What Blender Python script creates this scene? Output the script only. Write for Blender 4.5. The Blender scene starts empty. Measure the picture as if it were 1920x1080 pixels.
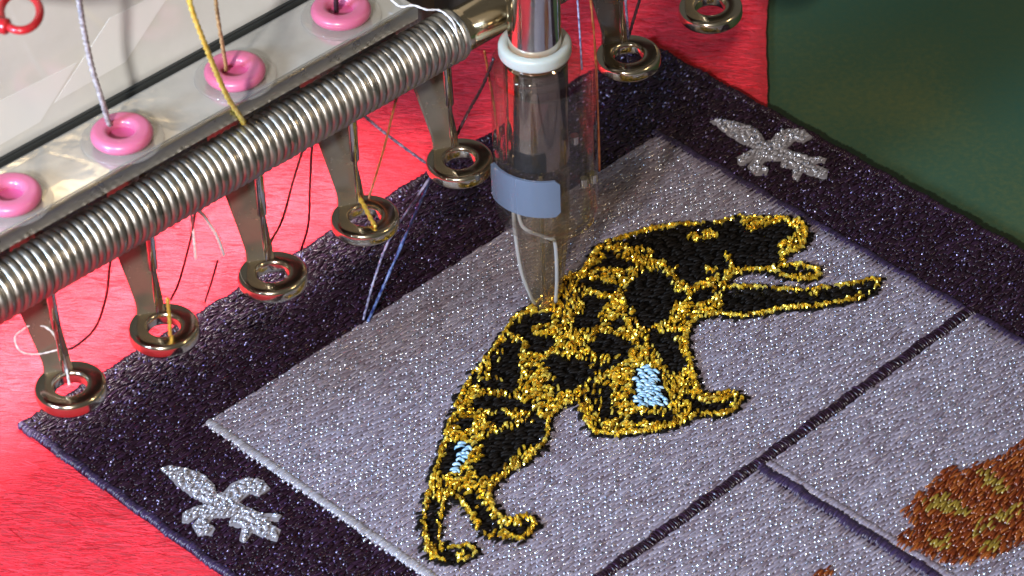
import bpy, bmesh, math, random
import numpy as np
from mathutils import Vector, Matrix

random.seed(7)
rng = np.random.default_rng(11)
MM = 0.001
sc = bpy.context.scene
C = bpy.context.collection

# ------------------------------------------------------------------ camera
F_PX, DIST, PITCH, ROLL = 7000.0, 646.0, math.radians(39.5), math.radians(-2.0)
cp, sp = math.cos(PITCH), math.sin(PITCH)
FW = np.array([0, cp, -sp]); RT = np.array([1.0, 0, 0]); UP = np.array([0, sp, cp])
RT, UP = math.cos(ROLL)*RT + math.sin(ROLL)*UP, -math.sin(ROLL)*RT + math.cos(ROLL)*UP
CAM = -DIST*FW
cd = bpy.data.cameras.new('camera'); cam = bpy.data.objects.new('camera', cd); C.objects.link(cam)
cd.sensor_width = 36.0; cd.lens = F_PX*36.0/1920.0
cd.clip_start = 0.02; cd.clip_end = 20.0
cam.matrix_world = Matrix((
    (RT[0], UP[0], -FW[0], CAM[0]*MM), (RT[1], UP[1], -FW[1], CAM[1]*MM),
    (RT[2], UP[2], -FW[2], CAM[2]*MM), (0, 0, 0, 1)))
cd.dof.use_dof = True; cd.dof.focus_distance = 0.63; cd.dof.aperture_fstop = 50.0
sc.camera = cam

# ------------------------------------------------------------------ light
w = bpy.data.worlds.new('World'); sc.world = w; w.use_nodes = True
bg = w.node_tree.nodes['Background']
bg.inputs[0].default_value = (0.80, 0.78, 0.74, 1); bg.inputs[1].default_value = 0.13

def area(name, loc, target, size, power, col, spread=180):
    l = bpy.data.lights.new(name, 'AREA'); l.shape = 'DISK'; l.size = size*MM; l.energy = power; l.color = col
    l.spread = math.radians(spread)
    o = bpy.data.objects.new(name, l); C.objects.link(o)
    o.location = Vector(loc)*MM
    o.rotation_euler = (Vector(target)-Vector(loc)).to_track_quat('-Z', 'Y').to_euler()
    return o
# flash beside the lens, a little to its left and lower
area('flash_lamp', (-165, -500, 355), (-30, 0, 0), 34, 4.4, (1.0, 0.95, 0.92))
# warm lamps of the room, high on the right
for ly, lz in ((-268, 690), (-240, 705), (-205, 690), (-150, 715)):
    area('room_lamp', (700, ly, lz), (-20, 0, 30), 11, 0.30, (1.0, 0.74, 0.42))
# cool daylight from the left
area('window_light', (-400, -330, 250), (-70, -50, 0), 110, 6.6, (0.46, 0.68, 1.0))

sc.view_settings.view_transform = 'Standard'; sc.view_settings.look = 'None'
sc.view_settings.exposure = 0.0; sc.view_settings.gamma = 1.0
sc.render.engine = 'CYCLES'
sc.cycles.max_bounces = 10; sc.cycles.transparent_max_bounces = 24

# ------------------------------------------------------------------ helpers
def at(x, y, z):
    d = FW + RT*(x-960)/F_PX - UP*(y-540)/F_PX
    return CAM + d*((z-CAM[2])/d[2])

def mesh_obj(name, verts, faces, mat, parent=None, smooth=True):
    me = bpy.data.meshes.new(name)
    v = np.asarray(verts, dtype=np.float64)*MM
    me.from_pydata(v.tolist(), [], faces)
    if smooth:
        me.polygons.foreach_set('use_smooth', [True]*len(me.polygons))
    me.update()
    o = bpy.data.objects.new(name, me); C.objects.link(o)
    if mat: me.materials.append(mat)
    if parent:
        o.parent = parent; o.matrix_parent_inverse = Matrix.Identity(4)
    return o

def bm_obj(name, bm, mat, parent=None, smooth=True, autos=None):
    me = bpy.data.meshes.new(name)
    bm.normal_update()
    if autos is None: autos = 0.75
    if autos:
        for e in bm.edges:
            if len(e.link_faces) == 2 and e.calc_face_angle(0) > autos: e.smooth = False
    bmesh.ops.scale(bm, vec=(MM, MM, MM), verts=bm.verts)
    for f_ in bm.faces: f_.smooth = smooth
    bm.to_mesh(me); bm.free()
    o = bpy.data.objects.new(name, me); C.objects.link(o)
    if mat: me.materials.append(mat)
    if parent: o.parent = parent; o.matrix_parent_inverse = Matrix.Identity(4)
    return o

def thing(name, label, cat, loc=(0, 0, 0), group=None):
    o = bpy.data.objects.new(name, None); C.objects.link(o)
    o.empty_display_size = 0.005
    o.location = Vector(loc)*MM
    o['label'] = label; o['category'] = cat
    if group: o['group'] = group
    return o

def tag(o, label, cat, group=None):
    o['label'] = label; o['category'] = cat
    if group: o['group'] = group
    return o

def lathe(profile, n=40, center=(0, 0, 0), closed=False):
    """profile: list of (r, z); returns bmesh, revolve about z"""
    bm = bmesh.new(); rings = []
    for r, z in profile:
        if r < 1e-6:
            rings.append([bm.verts.new((center[0], center[1], center[2]+z))])
        else:
            rings.append([bm.verts.new((center[0]+r*math.cos(2*math.pi*k/n), center[1]+r*math.sin(2*math.pi*k/n), center[2]+z)) for k in range(n)])
    pairs = list(zip(rings, rings[1:]))
    if closed: pairs.append((rings[-1], rings[0]))
    for a, b in pairs:
        for k in range(n):
            k2 = (k+1) % n
            q = [a[k % len(a)], a[k2 % len(a)], b[k2 % len(b)], b[k % len(b)]]
            u = []
            for v in q:
                if v not in u: u.append(v)
            if len(u) > 2:
                try: bm.faces.new(u)
                except ValueError: pass
    bmesh.ops.recalc_face_normals(bm, faces=bm.faces)
    return bm

def rounded(r0, r1, z0, z1, b, n=4):
    """closed ring profile with rounded corners, radii r0<r1, heights z0<z1"""
    pts = []
    for (cx, cz, a0) in ((r1-b, z0+b, -90), (r1-b, z1-b, 0), (r0+b, z1-b, 90), (r0+b, z0+b, 180)):
        for k in range(n+1):
            a = math.radians(a0+90*k/n)
            pts.append((cx+b*math.cos(a), cz+b*math.sin(a)))
    return pts

def frame_at(path, i):
    n = len(path)
    t = path[min(i+1, n-1)]-path[max(i-1, 0)]
    return t/np.linalg.norm(t)

def smooth_path(pts, sub=8):
    P = [np.array(p, float) for p in pts]
    if len(P) < 3: 
        return [P[0]+(P[1]-P[0])*k/sub for k in range(sub+1)]
    out = []
    Q = [2*P[0]-P[1]]+P+[2*P[-1]-P[-2]]
    for i in range(1, len(Q)-2):
        for k in range(sub):
            t = k/sub
            out.append(0.5*((2*Q[i])+(-Q[i-1]+Q[i+1])*t+(2*Q[i-1]-5*Q[i]+4*Q[i+1]-Q[i+2])*t*t+(-Q[i-1]+3*Q[i]-3*Q[i+1]+Q[i+2])*t**3))
    out.append(P[-1])
    return out

def tube_data(path, rad, n=8, cap=True, twist=0.0, lobes=0):
    verts, faces = [], []
    t0 = frame_at(path, 0)
    ref = np.array([0, 0, 1.0]) if abs(t0[2]) < 0.9 else np.array([1.0, 0, 0])
    nrm = np.cross(t0, ref); nrm /= np.linalg.norm(nrm)
    m = len(path); dist = 0
    for i in range(m):
        t = frame_at(path, i)
        nrm = nrm-t*(nrm@t); nrm /= np.linalg.norm(nrm)
        bi = np.cross(t, nrm)
        if i: dist += np.linalg.norm(path[i]-path[i-1])
        r = rad[i] if hasattr(rad, '__len__') else rad
        for k in range(n):
            a = 2*math.pi*k/n
            rr = r*(1+0.28*math.cos(lobes*a+twist*dist)) if lobes else r
            verts.append(path[i]+rr*(math.cos(a)*nrm+math.sin(a)*bi))
    for i in range(m-1):
        for k in range(n):
            k2 = (k+1) % n
            faces.append((i*n+k, i*n+k2, (i+1)*n+k2, (i+1)*n+k))
    if cap:
        faces.append(tuple(range(n-1, -1, -1))); faces.append(tuple((m-1)*n+k for k in range(n)))
    return verts, faces

def tube(name, pts, rad, mat, parent=None, n=8, sub=8, **kw):
    path = smooth_path(pts, sub)
    v, f_ = tube_data(path, rad, n, **kw)
    return mesh_obj(name, v, f_, mat, parent)

def prism(outline, z0, z1, bevel=0.0):
    bm = bmesh.new()
    vs = [bm.verts.new((x, y, z0)) for x, y in outline]
    f_ = bm.faces.new(vs)
    r = bmesh.ops.extrude_face_region(bm, geom=[f_])
    for v in r['geom']:
        if isinstance(v, bmesh.types.BMVert): v.co.z = z1
    bmesh.ops.recalc_face_normals(bm, faces=bm.faces)
    if bevel:
        bmesh.ops.bevel(bm, geom=[e for e in bm.edges], offset=bevel, segments=2, affect='EDGES', profile=0.5)
    return bm

# ------------------------------------------------------------------ materials
def mat(name, col, rough=0.5, metal=0.0, spec=0.5, **kw):
    m = bpy.data.materials.new(name); m.use_nodes = True
    b = m.node_tree.nodes['Principled BSDF']
    b.inputs['Base Color'].default_value = (*col, 1); b.inputs['Roughness'].default_value = rough
    b.inputs['Metallic'].default_value = metal; b.inputs['Specular IOR Level'].default_value = spec
    for k, v in kw.items(): b.inputs[k.replace('_', ' ')].default_value = v
    return m

def nodes(m): return m.node_tree.nodes, m.node_tree.links, m.node_tree.nodes['Principled BSDF']

def tex_coord(N, L, scale=(1, 1, 1), rot=(0, 0, 0)):
    tc = N.new('ShaderNodeTexCoord'); mp = N.new('ShaderNodeMapping')
    mp.inputs['Scale'].default_value = scale; mp.inputs['Rotation'].default_value = rot
    L.new(tc.outputs['Object'], mp.inputs['Vector'])
    return mp.outputs['Vector']

def noise(N, L, vec, scale, detail=4, rough=0.6):
    n = N.new('ShaderNodeTexNoise'); n.inputs['Scale'].default_value = scale
    n.inputs['Detail'].default_value = detail; n.inputs['Roughness'].default_value = rough
    L.new(vec, n.inputs['Vector']); return n.outputs['Fac']

def ramp(N, L, fac, stops):
    r = N.new('ShaderNodeValToRGB')
    e = r.color_ramp.elements
    while len(e) < len(stops): e.new(0.5)
    for i, (p, c) in enumerate(stops):
        e[i].position = p; e[i].color = (*c, 1)
    L.new(fac, r.inputs['Fac']); return r.outputs['Color']

def bump(N, L, b, h, strength, dist):
    bp = N.new('ShaderNodeBump'); bp.inputs['Strength'].default_value = strength; bp.inputs['Distance'].default_value = dist
    L.new(h, bp.inputs['Height']); L.new(bp.outputs['Normal'], b.inputs['Normal'])

def math_node(N, L, op, a, b):
    n = N.new('ShaderNodeMath'); n.operation = op
    for i, v in enumerate((a, b)):
        if isinstance(v, (int, float)): n.inputs[i].default_value = v
        else: L.new(v, n.inputs[i])
    return n.outputs[0]

def thread_mat(name, stops, rough, spec=0.5, metal=0.0, big=None, sheen=None):
    """stitch thread: colour picked per stitch (attribute 'rnd'), fine ply relief"""
    m = mat(name, stops[0][1], rough, metal, spec)
    N, L, b = nodes(m)
    a = N.new('ShaderNodeAttribute'); a.attribute_name = 'rnd'
    vec = tex_coord(N, L)
    nz = noise(N, L, vec, 900, 3)
    fac = math_node(N, L, 'ADD', math_node(N, L, 'MULTIPLY', a.outputs['Fac'], 0.65), math_node(N, L, 'MULTIPLY', nz, 0.35))
    col = ramp(N, L, fac, stops)
    L.new(col, b.inputs['Base Color'])
    bump(N, L, b, noise(N, L, vec, 2600, 2), 0.35, 0.00012)
    if sheen:
        b.inputs['Sheen Weight'].default_value = sheen[0]; b.inputs['Sheen Tint'].default_value = (*sheen[1], 1); b.inputs['Sheen Roughness'].default_value = 0.4
    return m

M_LAV = thread_mat('lavender_thread', [(0.15, (0.135, 0.10, 0.125)), (0.5, (0.20, 0.168, 0.205)), (0.85, (0.245, 0.22, 0.275))], 0.19, 1.0)
M_GLINT = thread_mat('glint_thread', [(0.2, (0.30, 0.32, 0.42)), (0.8, (0.75, 0.80, 0.95))], 0.26, 0.6, 0.9)  # pale metallic colour that stands in for glints on the thread
M_GLINTD = thread_mat('violet_glint_thread', [(0.25, (0.02, 0.012, 0.03)), (0.6, (0.10, 0.07, 0.17)), (0.9, (0.40, 0.36, 0.55))], 0.28, 0.6, 0.9)  # same for the dark border: violet colour standing in for glints
M_DARK = thread_mat('dark_purple_thread', [(0.1, (0.009, 0.003, 0.006)), (0.6, (0.017, 0.006, 0.013)), (0.95, (0.032, 0.013, 0.034))], 0.26, 0.30)
M_DARKSAT = thread_mat('purple_satin_thread', [(0.1, (0.012, 0.006, 0.018)), (0.9, (0.035, 0.02, 0.06))], 0.34, 0.5)
M_SILVER = thread_mat('silver_thread', [(0.1, (0.19, 0.165, 0.17)), (0.9, (0.30, 0.29, 0.32))], 0.18, 1.0)
M_BLUEW = thread_mat('pale_blue_thread', [(0.1, (0.12, 0.25, 0.37)), (0.9, (0.34, 0.50, 0.63))], 0.30, 0.6)
M_BLACK = thread_mat('black_thread', [(0.1, (0.002, 0.0014, 0.001)), (0.9, (0.006, 0.004, 0.003))], 0.6, 0.08)
M_GOLD = thread_mat('gold_thread', [(0.14, (0.22, 0.10, 0.008)), (0.34, (0.66, 0.38, 0.022)), (0.6, (0.92, 0.62, 0.05)), (0.85, (1.0, 0.83, 0.18))], 0.24, 0.8, 0.74)
M_ORANGE = thread_mat('orange_thread', [(0.15, (0.07, 0.010, 0.002)), (0.5, (0.14, 0.022, 0.003)), (0.95, (0.27, 0.075, 0.010))], 0.22, 0.7)
M_OLIVE = thread_mat('olive_thread', [(0.15, (0.12, 0.075, 0.008)), (0.9, (0.26, 0.17, 0.02))], 0.28, 0.7)

def cloth_red():
    m = mat('red_felt', (0.75, 0.03, 0.045), 0.85, 0, 0.15)
    N, L, b = nodes(m)
    nap = tex_coord(N, L, (1, 5.5, 1), (0, 0, math.radians(8)))
    vec = tex_coord(N, L)
    n1 = noise(N, L, nap, 260, 5, 0.65)
    n2 = noise(N, L, nap, 1300, 3, 0.6)
    n3 = noise(N, L, vec, 28, 3)
    f1 = math_node(N, L, 'ADD', math_node(N, L, 'MULTIPLY', n1, 0.6), math_node(N, L, 'MULTIPLY', n3, 0.4))
    L.new(ramp(N, L, f1, [(0.30, (0.36, 0.006, 0.010)), (0.47, (0.62, 0.014, 0.024)), (0.62, (0.70, 0.026, 0.042)), (0.8, (0.78, 0.06, 0.085))]), b.inputs['Base Color'])
    h = math_node(N, L, 'ADD', n1, math_node(N, L, 'MULTIPLY', n2, 0.6))
    bump(N, L, b, h, 0.9, 0.0007)
    b.inputs['Sheen Weight'].default_value = 0.35; b.inputs['Sheen Tint'].default_value = (1, 0.35, 0.4, 1)
    return m
M_RED = cloth_red()

M_NAP = thread_mat('red_felt_fibre', [(0.15, (0.24, 0.003, 0.006)), (0.4, (0.58, 0.014, 0.024)), (0.85, (0.76, 0.045, 0.065))], 0.7, 0.15)
def table_mat():
    m = mat('green_table_paint', (0.035, 0.06, 0.035), 0.5, 0, 0.35)
    N, L, b = nodes(m); vec = tex_coord(N, L)
    n1 = noise(N, L, vec, 15, 2); n2 = noise(N, L, vec, 900, 3)
    f1 = math_node(N, L, 'ADD', math_node(N, L, 'MULTIPLY', n1, 0.68), math_node(N, L, 'MULTIPLY', n2, 0.32))
    L.new(ramp(N, L, f1, [(0.3, (0.020, 0.064, 0.042)), (0.5, (0.036, 0.070, 0.036)), (0.70, (0.080, 0.095, 0.034))]), b.inputs['Base Color'])
    bump(N, L, b, noise(N, L, vec, 2500, 2), 0.15, 0.00006)
    return m
M_TABLE = table_mat()

def metal(name, col, rough, sc1=400, bumpd=0.00004, tint=None):
    m = mat(name, col, rough, 1.0)
    N, L, b = nodes(m); vec = tex_coord(N, L)
    n1 = noise(N, L, vec, sc1, 4)
    r = N.new('ShaderNodeMapRange'); r.inputs[1].default_value = 0.3; r.inputs[2].default_value = 0.7
    r.inputs[3].default_value = rough*0.7; r.inputs[4].default_value = rough*1.5
    L.new(n1, r.inputs[0]); L.new(r.outputs[0], b.inputs['Roughness'])
    if tint: L.new(ramp(N, L, noise(N, L, vec, 120, 4), [(0.35, col), (0.7, tint)]), b.inputs['Base Color'])
    bump(N, L, b, n1, 0.3, bumpd)
    return m
M_STEEL = metal('spring_steel', (0.40, 0.375, 0.335), 0.36)
M_CHROME = metal('polished_chrome', (0.70, 0.67, 0.60), 0.10, 250)
M_SLEEVE = metal('dark_polished_steel', (0.34, 0.26, 0.20), 0.08, 250)
M_LEG = metal('worn_leg_steel', (0.20, 0.18, 0.145), 0.22, 220, 0.00008, (0.30, 0.26, 0.19)); M_LEG.node_tree.nodes['Principled BSDF'].inputs['Metallic'].default_value = 0.6
M_BRASS = metal('warm_polished_steel', (0.62, 0.50, 0.33), 0.16, 250)
M_FOOT = metal('foot_steel', (0.66, 0.60, 0.49), 0.15, 300, 0.00005, (0.58, 0.49, 0.34))
M_RAIL = mat('dark_grey_paint', (0.055, 0.052, 0.05), 0.32, 0.0, 0.5)
M_LIP = metal('lip_steel', (0.30, 0.29, 0.27), 0.3, 300)
M_EDGE = mat('seam_shade', (0.02, 0.022, 0.02), 0.6)  # near-black colour for the shaded seam behind the guide plate

def plate_mat():
    m = mat('guide_plate_enamel', (0.50, 0.50, 0.48), 0.06, 0.6, 0.6)
    N, L, b = nodes(m); vec = tex_coord(N, L)
    n1 = noise(N, L, vec, 60, 5); n2 = noise(N, L, vec, 200, 2)
    L.new(ramp(N, L, n1, [(0.3, (0.36, 0.35, 0.32)), (0.55, (0.52, 0.51, 0.47)), (0.8, (0.60, 0.59, 0.55))]), b.inputs['Base Color'])
    bump(N, L, b, n2, 0.5, 0.00009)
    return m
M_PLATE = plate_mat()

def panel_mat():
    m = mat('white_machine_enamel', (0.62, 0.63, 0.62), 0.08, 0, 0.9)
    N, L, b = nodes(m); vec = tex_coord(N, L)
    L.new(ramp(N, L, noise(N, L, vec, 45, 5), [(0.3, (0.54, 0.54, 0.50)), (0.7, (0.66, 0.66, 0.63))]), b.inputs['Base Color'])
    bump(N, L, b, noise(N, L, vec, 220, 2), 0.3, 0.00006)
    return m
M_PANEL = panel_mat()
M_TAPE = mat('clear_white_tape', (0.68, 0.68, 0.66), 0.22)
M_PINK = mat('pink_ceramic', (0.50, 0.105, 0.19), 0.32, 0, 0.5, Subsurface_Weight=0.1, Coat_Weight=0.15)
M_PINKIN = mat('pink_ceramic_bore', (0.42, 0.06, 0.17), 0.3)
M_WHITEP = mat('white_nylon', (0.40, 0.375, 0.335), 0.35, 0, 0.5, Subsurface_Weight=0.2)
M_REDP = mat('red_plastic', (0.36, 0.012, 0.016), 0.25)

def clear(name, tint, fres=1.45, rough=0.03, diff=0.0, dcol=(0.5, 0.5, 0.5)):
    m = bpy.data.materials.new(name); m.use_nodes = True
    N, L = m.node_tree.nodes, m.node_tree.links
    N.remove(N['Principled BSDF']); out = N['Material Output']
    t = N.new('ShaderNodeBsdfTransparent'); t.inputs[0].default_value = (*tint, 1)
    g = N.new('ShaderNodeBsdfGlossy'); g.inputs['Roughness'].default_value = rough
    lw = N.new('ShaderNodeLayerWeight'); lw.inputs[0].default_value = 0.5
    pw = math_node(N, L, 'MULTIPLY_ADD', math_node(N, L, 'POWER', lw.outputs['Facing'], 3.5), 0.55)
    pw.node.inputs[2].default_value = 0.02
    mx = N.new('ShaderNodeMixShader'); L.new(pw, mx.inputs[0])
    base = t.outputs[0]
    if diff:
        d = N.new('ShaderNodeBsdfDiffuse'); d.inputs[0].default_value = (*dcol, 1)
        m2 = N.new('ShaderNodeMixShader'); m2.inputs[0].default_value = diff
        L.new(t.outputs[0], m2.inputs[1]); L.new(d.outputs[0], m2.inputs[2]); base = m2.outputs[0]
    L.new(base, mx.inputs[1]); L.new(g.outputs[0], mx.inputs[2]); L.new(mx.outputs[0], out.inputs[0])
    return m
M_CLEAR = clear('clear_acrylic', (0.95, 0.93, 0.90), 1.42, 0.04, 0.008)
M_SMOKE = clear('smoky_acrylic', (0.86, 0.81, 0.73), 1.45, 0.06, 0.05, (0.4, 0.36, 0.3))
M_RIB = clear('bright_edge_rib', (0.8, 0.8, 0.8), 1.45, 0.1, 0.5, (0.5, 0.5, 0.5))  # pale diffuse colour stands in for edge highlights
M_CLEARW = clear('clear_washer', (0.96, 0.95, 0.93), 1.45, 0.06, 0.12, (0.6, 0.6, 0.58))
M_BLUEP = clear('blue_tinted_acrylic', (0.52, 0.58, 0.68), 1.5, 0.12, 0.5, (0.17, 0.205, 0.27))

def fibre(name, c1, c2, rough=0.35, metal_=0.0):
    m = mat(name, c1, rough, metal_, 0.6)
    N, L, b = nodes(m)
    L.new(ramp(N, L, noise(N, L, tex_coord(N, L), 1400, 2), [(0.35, c1), (0.65, c2)]), b.inputs['Base Color'])
    return m
T_GREY = fibre('grey_yarn', (0.20, 0.17, 0.17), (0.48, 0.44, 0.46))
T_GOLD = fibre('yellow_metal_yarn', (0.75, 0.48, 0.05), (0.95, 0.75, 0.18), 0.3, 0.5)
T_BROWN = fibre('brown_yarn', (0.30, 0.15, 0.05), (0.55, 0.33, 0.14))
T_BLACK = fibre('black_yarn', (0.015, 0.008, 0.012), (0.05, 0.03, 0.04))
T_MAROON = fibre('maroon_yarn', (0.06, 0.006, 0.008), (0.13, 0.012, 0.02))
T_BLUE = fibre('blue_yarn', (0.015, 0.03, 0.16), (0.14, 0.22, 0.50))
T_PALE = fibre('pale_blue_yarn', (0.06, 0.06, 0.16), (0.40, 0.40, 0.58))
T_WHITE = fibre('white_yarn', (0.60, 0.60, 0.66), (0.85, 0.85, 0.88))
T_ORANGE = fibre('orange_yarn', (0.22, 0.05, 0.012), (0.40, 0.14, 0.05))

# ------------------------------------------------------------------ setting: table, cloth
T_Z = -1.2
tb = bmesh.new()
nx = 60
gx = np.linspace(-420, 520, 24); gy = np.linspace(-420, 620, 24)
V = [[tb.verts.new((x, y, T_Z)) for x in gx] for y in gy]
for j in range(23):
    for i in range(23):
        tb.faces.new((V[j][i], V[j][i+1], V[j+1][i+1], V[j+1][i]))
table = bm_obj('table', tb, M_TABLE); table['kind'] = 'structure'

def hn(x, y):
    return (0.25*math.sin(x*0.11+y*0.05)+0.18*math.sin(x*0.05-y*0.13+1.0)+0.10*math.sin(x*0.31+y*0.23))
def red_edge_x(y):
    # right border of the cloth, runs away from the camera
    p1 = at(1436, 205, 0); p2 = at(1440, 0, 0)
    k = (y-p1[1])/(p2[1]-p1[1])
    return p1[0]+(p2[0]-p1[0])*k+0.25*math.sin(y*0.15)+0.08*math.sin(y*0.9+1)
bmr = bmesh.new()
ys = np.linspace(-230, 240, 190)
rows_t, rows_b = [], []
for y in ys:
    xe = red_edge_x(y)
    row, rowb = [], []
    fr = np.concatenate([np.linspace(0, 0.93, 110), np.linspace(0.935, 1.0, 14)])
    for k in fr:
        x = -230+(xe+230)*k
        de = xe-x
        z = 0.1*hn(x, y)
        if de < 2.0: z -= 0.35*(1-de/2.0)**2
        row.append(bmr.verts.new((x, y, z)))
    rows_t.append(row)
    rows_b.append(bmr.verts.new((xe-0.15, y, T_Z+0.02)))
for j in range(len(ys)-1):
    for i in range(len(rows_t[0])-1):
        bmr.faces.new((rows_t[j][i], rows_t[j][i+1], rows_t[j+1][i+1], rows_t[j+1][i]))
    bmr.faces.new((rows_t[j][-1], rows_b[j], rows_b[j+1], rows_t[j+1][-1]))
red = bm_obj('red_cloth', bmr, M_RED)
tag(red, 'bright red felt cloth spread on the green table under the dark patch', 'cloth')

# ------------------------------------------------------------------ patch
PO = np.array([-82.69, -32.46]); PA = math.radians(43.444)
PU = np.array([math.cos(PA), math.sin(PA)]); PV = np.array([math.sin(PA), -math.cos(PA)])
W_, T_ = 149.8, 172.0
def st(x, y, z=1.5):
    q = at(x, y, z)[:2]-PO
    return (q@PU, q@PV)
def poly_st(pts, z=1.7): return np.array([st(x, y, z) for x, y in pts])
def inside(poly, P):
    x, y = P[:, 0], P[:, 1]; r = np.zeros(len(P), bool); n = len(poly); j = n-1
    for i in range(n):
        xi, yi = poly[i]; xj, yj = poly[j]
        c = ((yi > y) != (yj > y)) & (x < (xj-xi)*(y-yi)/(yj-yi+1e-12)+xi)
        r ^= c; j = i
    return r
def edge_dist(poly, P):
    d = np.full(len(P), 1e9); n = len(poly)
    for i in range(n):
        a = poly[i]; b = poly[(i+1) % n]; ab = b-a
        t = np.clip(((P-a)@ab)/(ab@ab+1e-12), 0, 1)
        d = np.minimum(d, np.linalg.norm(P-(a+t[:, None]*ab), axis=1))
    return d
def in_view(P, marg=40):
    """keep what lies within the field of the photograph and a margin round it"""
    W3 = np.column_stack([PO[0]+P[:, 0]*PU[0]+P[:, 1]*PV[0], PO[1]+P[:, 0]*PU[1]+P[:, 1]*PV[1], np.full(len(P), 1.5)])-CAM
    dpt = W3@FW; X = 960+F_PX*(W3@RT)/dpt; Y = 540-F_PX*(W3@UP)/dpt
    return (X > -marg*10) & (X < 1920+marg*10) & (Y > -marg*10) & (Y < 1080+marg*10)

def stitches(name, P, ang, length, width, z0, height, material, parent, dip=0.9, tilt=0.04, flat=False, twist=0.0, stuff=True):
    """one mesh of thread stitches: rounded section, ends diving into the cloth"""
    n = len(P)
    if n == 0: return None
    ang = np.broadcast_to(ang, n).astype(float); length = np.broadcast_to(length, n).astype(float)
    width = np.broadcast_to(width, n).astype(float); height = np.broadcast_to(height, n).astype(float); z0 = np.broadcast_to(z0, n).astype(float)
    dl = np.minimum(height*dip, length*0.22)
    hl = length/2
    A = np.stack([-hl, -hl+dl*0.55, -hl+dl*1.6, hl-dl*1.6, hl-dl*0.55, hl], 1)          # n,6
    Zf = np.array([-0.15, 0.62, 1.0, 1.0, 0.62, -0.15])
    Wf = np.array([0.72, 0.95, 1.0, 1.0, 0.95, 0.72])
    Bp = np.array([-0.5, -0.30, 0.30, 0.5]); Bz = np.array([0.0, 0.80, 0.80, 0.0])
    tl = rng.normal(0, tilt, n)
    rl = rng.normal(0, 0.18, n)
    a = A[:, :, None]+np.zeros((1, 1, 4))
    b = width[:, None, None]*Wf[None, :, None]*Bp[None, None, :]
    z = z0[:, None, None]+height[:, None, None]*(Zf[None, :, None]-0.8+Bz[None, None, :])+a*tl[:, None, None]+b*rl[:, None, None]
    if twist:
        z = z+rng.normal(0, twist, z.shape); b = b+rng.normal(0, twist, b.shape); a = a+rng.normal(0, twist, a.shape)
    ca, sa = np.cos(ang)[:, None, None], np.sin(ang)[:, None, None]
    S = P[:, 0][:, None, None]+a*ca-b*sa; Tt = P[:, 1][:, None, None]+a*sa+b*ca
    X = PO[0]+S*PU[0]+Tt*PV[0]; Y = PO[1]+S*PU[1]+Tt*PV[1]
    V_ = (np.stack([X, Y, z], -1).reshape(-1, 3)*MM).astype(np.float32)
    q = []
    for i in range(5):
        for k in range(3):
            q.append((i*4+k, i*4+k+1, (i+1)*4+k+1, (i+1)*4+k))
    q = np.array(q)[:, ::-1] if False else np.array(q)
    Fc = (q[None]+(np.arange(n)*24)[:, None, None]).reshape(-1, 4)
    me = bpy.data.meshes.new(name)
    nv, nf = len(V_), len(Fc)
    me.vertices.add(nv); me.vertices.foreach_set('co', V_.ravel())
    me.loops.add(nf*4); me.loops.foreach_set('vertex_index', Fc.ravel().astype(np.int32))
    me.polygons.add(nf); me.polygons.foreach_set('loop_start', (np.arange(nf)*4).astype(np.int32))
    me.polygons.foreach_set('loop_total', np.full(nf, 4, np.int32))
    me.polygons.foreach_set('use_smooth', np.full(nf, not flat))
    at_ = me.attributes.new('rnd', 'FLOAT', 'POINT')
    at_.data.foreach_set('value', np.repeat(rng.random(n), 24).astype(np.float32))
    me.update(); me.validate()
    me.materials.append(material)
    o = bpy.data.objects.new(name, me); C.objects.link(o)
    if parent: o.parent = parent
    if stuff: o['kind'] = 'stuff'
    return o

def fill_points(box, ang, pitch, length, jit=0.12, brick=None):
    """rows of stitch centres covering the (s,t) box"""
    s0, t0, s1, t1 = box
    cx, cy = (s0+s1)/2, (t0+t1)/2; R_ = math.hypot(s1-s0, t1-t0)/2+length
    rows = np.arange(-R_, R_, pitch)
    out = []
    for i, r in enumerate(rows):
        off = ((i*brick) % 1.0 if brick else rng.random())*length
        a = np.arange(-R_+off, R_, length)
        a = a+rng.normal(0, jit*length*0.5, len(a))
        out.append(np.column_stack([a, np.full(len(a), r)+rng.normal(0, jit*pitch, len(a))]))
    P = np.vstack(out)
    c, s = math.cos(ang), math.sin(ang)
    P = np.column_stack([cx+P[:, 0]*c-P[:, 1]*s, cy+P[:, 0]*s+P[:, 1]*c])
    k = (P[:, 0] > s0) & (P[:, 0] < s1) & (P[:, 1] > t0) & (P[:, 1] < t1)
    return P[k]

def slab(name, box, z0, z1, material, parent, wob=0.0):
    s0, t0, s1, t1 = box
    pts = []
    for (a, b) in (((s0, t0), (s1, t0)), ((s1, t0), (s1, t1)), ((s1, t1), (s0, t1)), ((s0, t1), (s0, t0))):
        L_ = math.hypot(b[0]-a[0], b[1]-a[1]); k = max(2, int(L_/2.0)) if wob else 1
        for i in range(k):
            s_ = a[0]+(b[0]-a[0])*i/k; t_ = a[1]+(b[1]-a[1])*i/k
            if wob: s_ += random.uniform(-wob, wob); t_ += random.uniform(-wob, wob)
            pts.append(s_ and (s_, t_) or (s_, t_))
    out = [(PO[0]+s_*PU[0]+t_*PV[0], PO[1]+s_*PU[1]+t_*PV[1]) for s_, t_ in pts]
    return bm_obj(name, prism(out, z0, z1), material, parent, smooth=False)

patch = thing('embroidered_patch', 'large dark purple embroidered patch with lavender panels and gold spotted cat on red cloth', 'patch',
              (0, 0, 0.0))
slab('backing', (0, 0, W_, T_), 0.15, 1.0, M_DARK, patch, 0.12)

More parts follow.
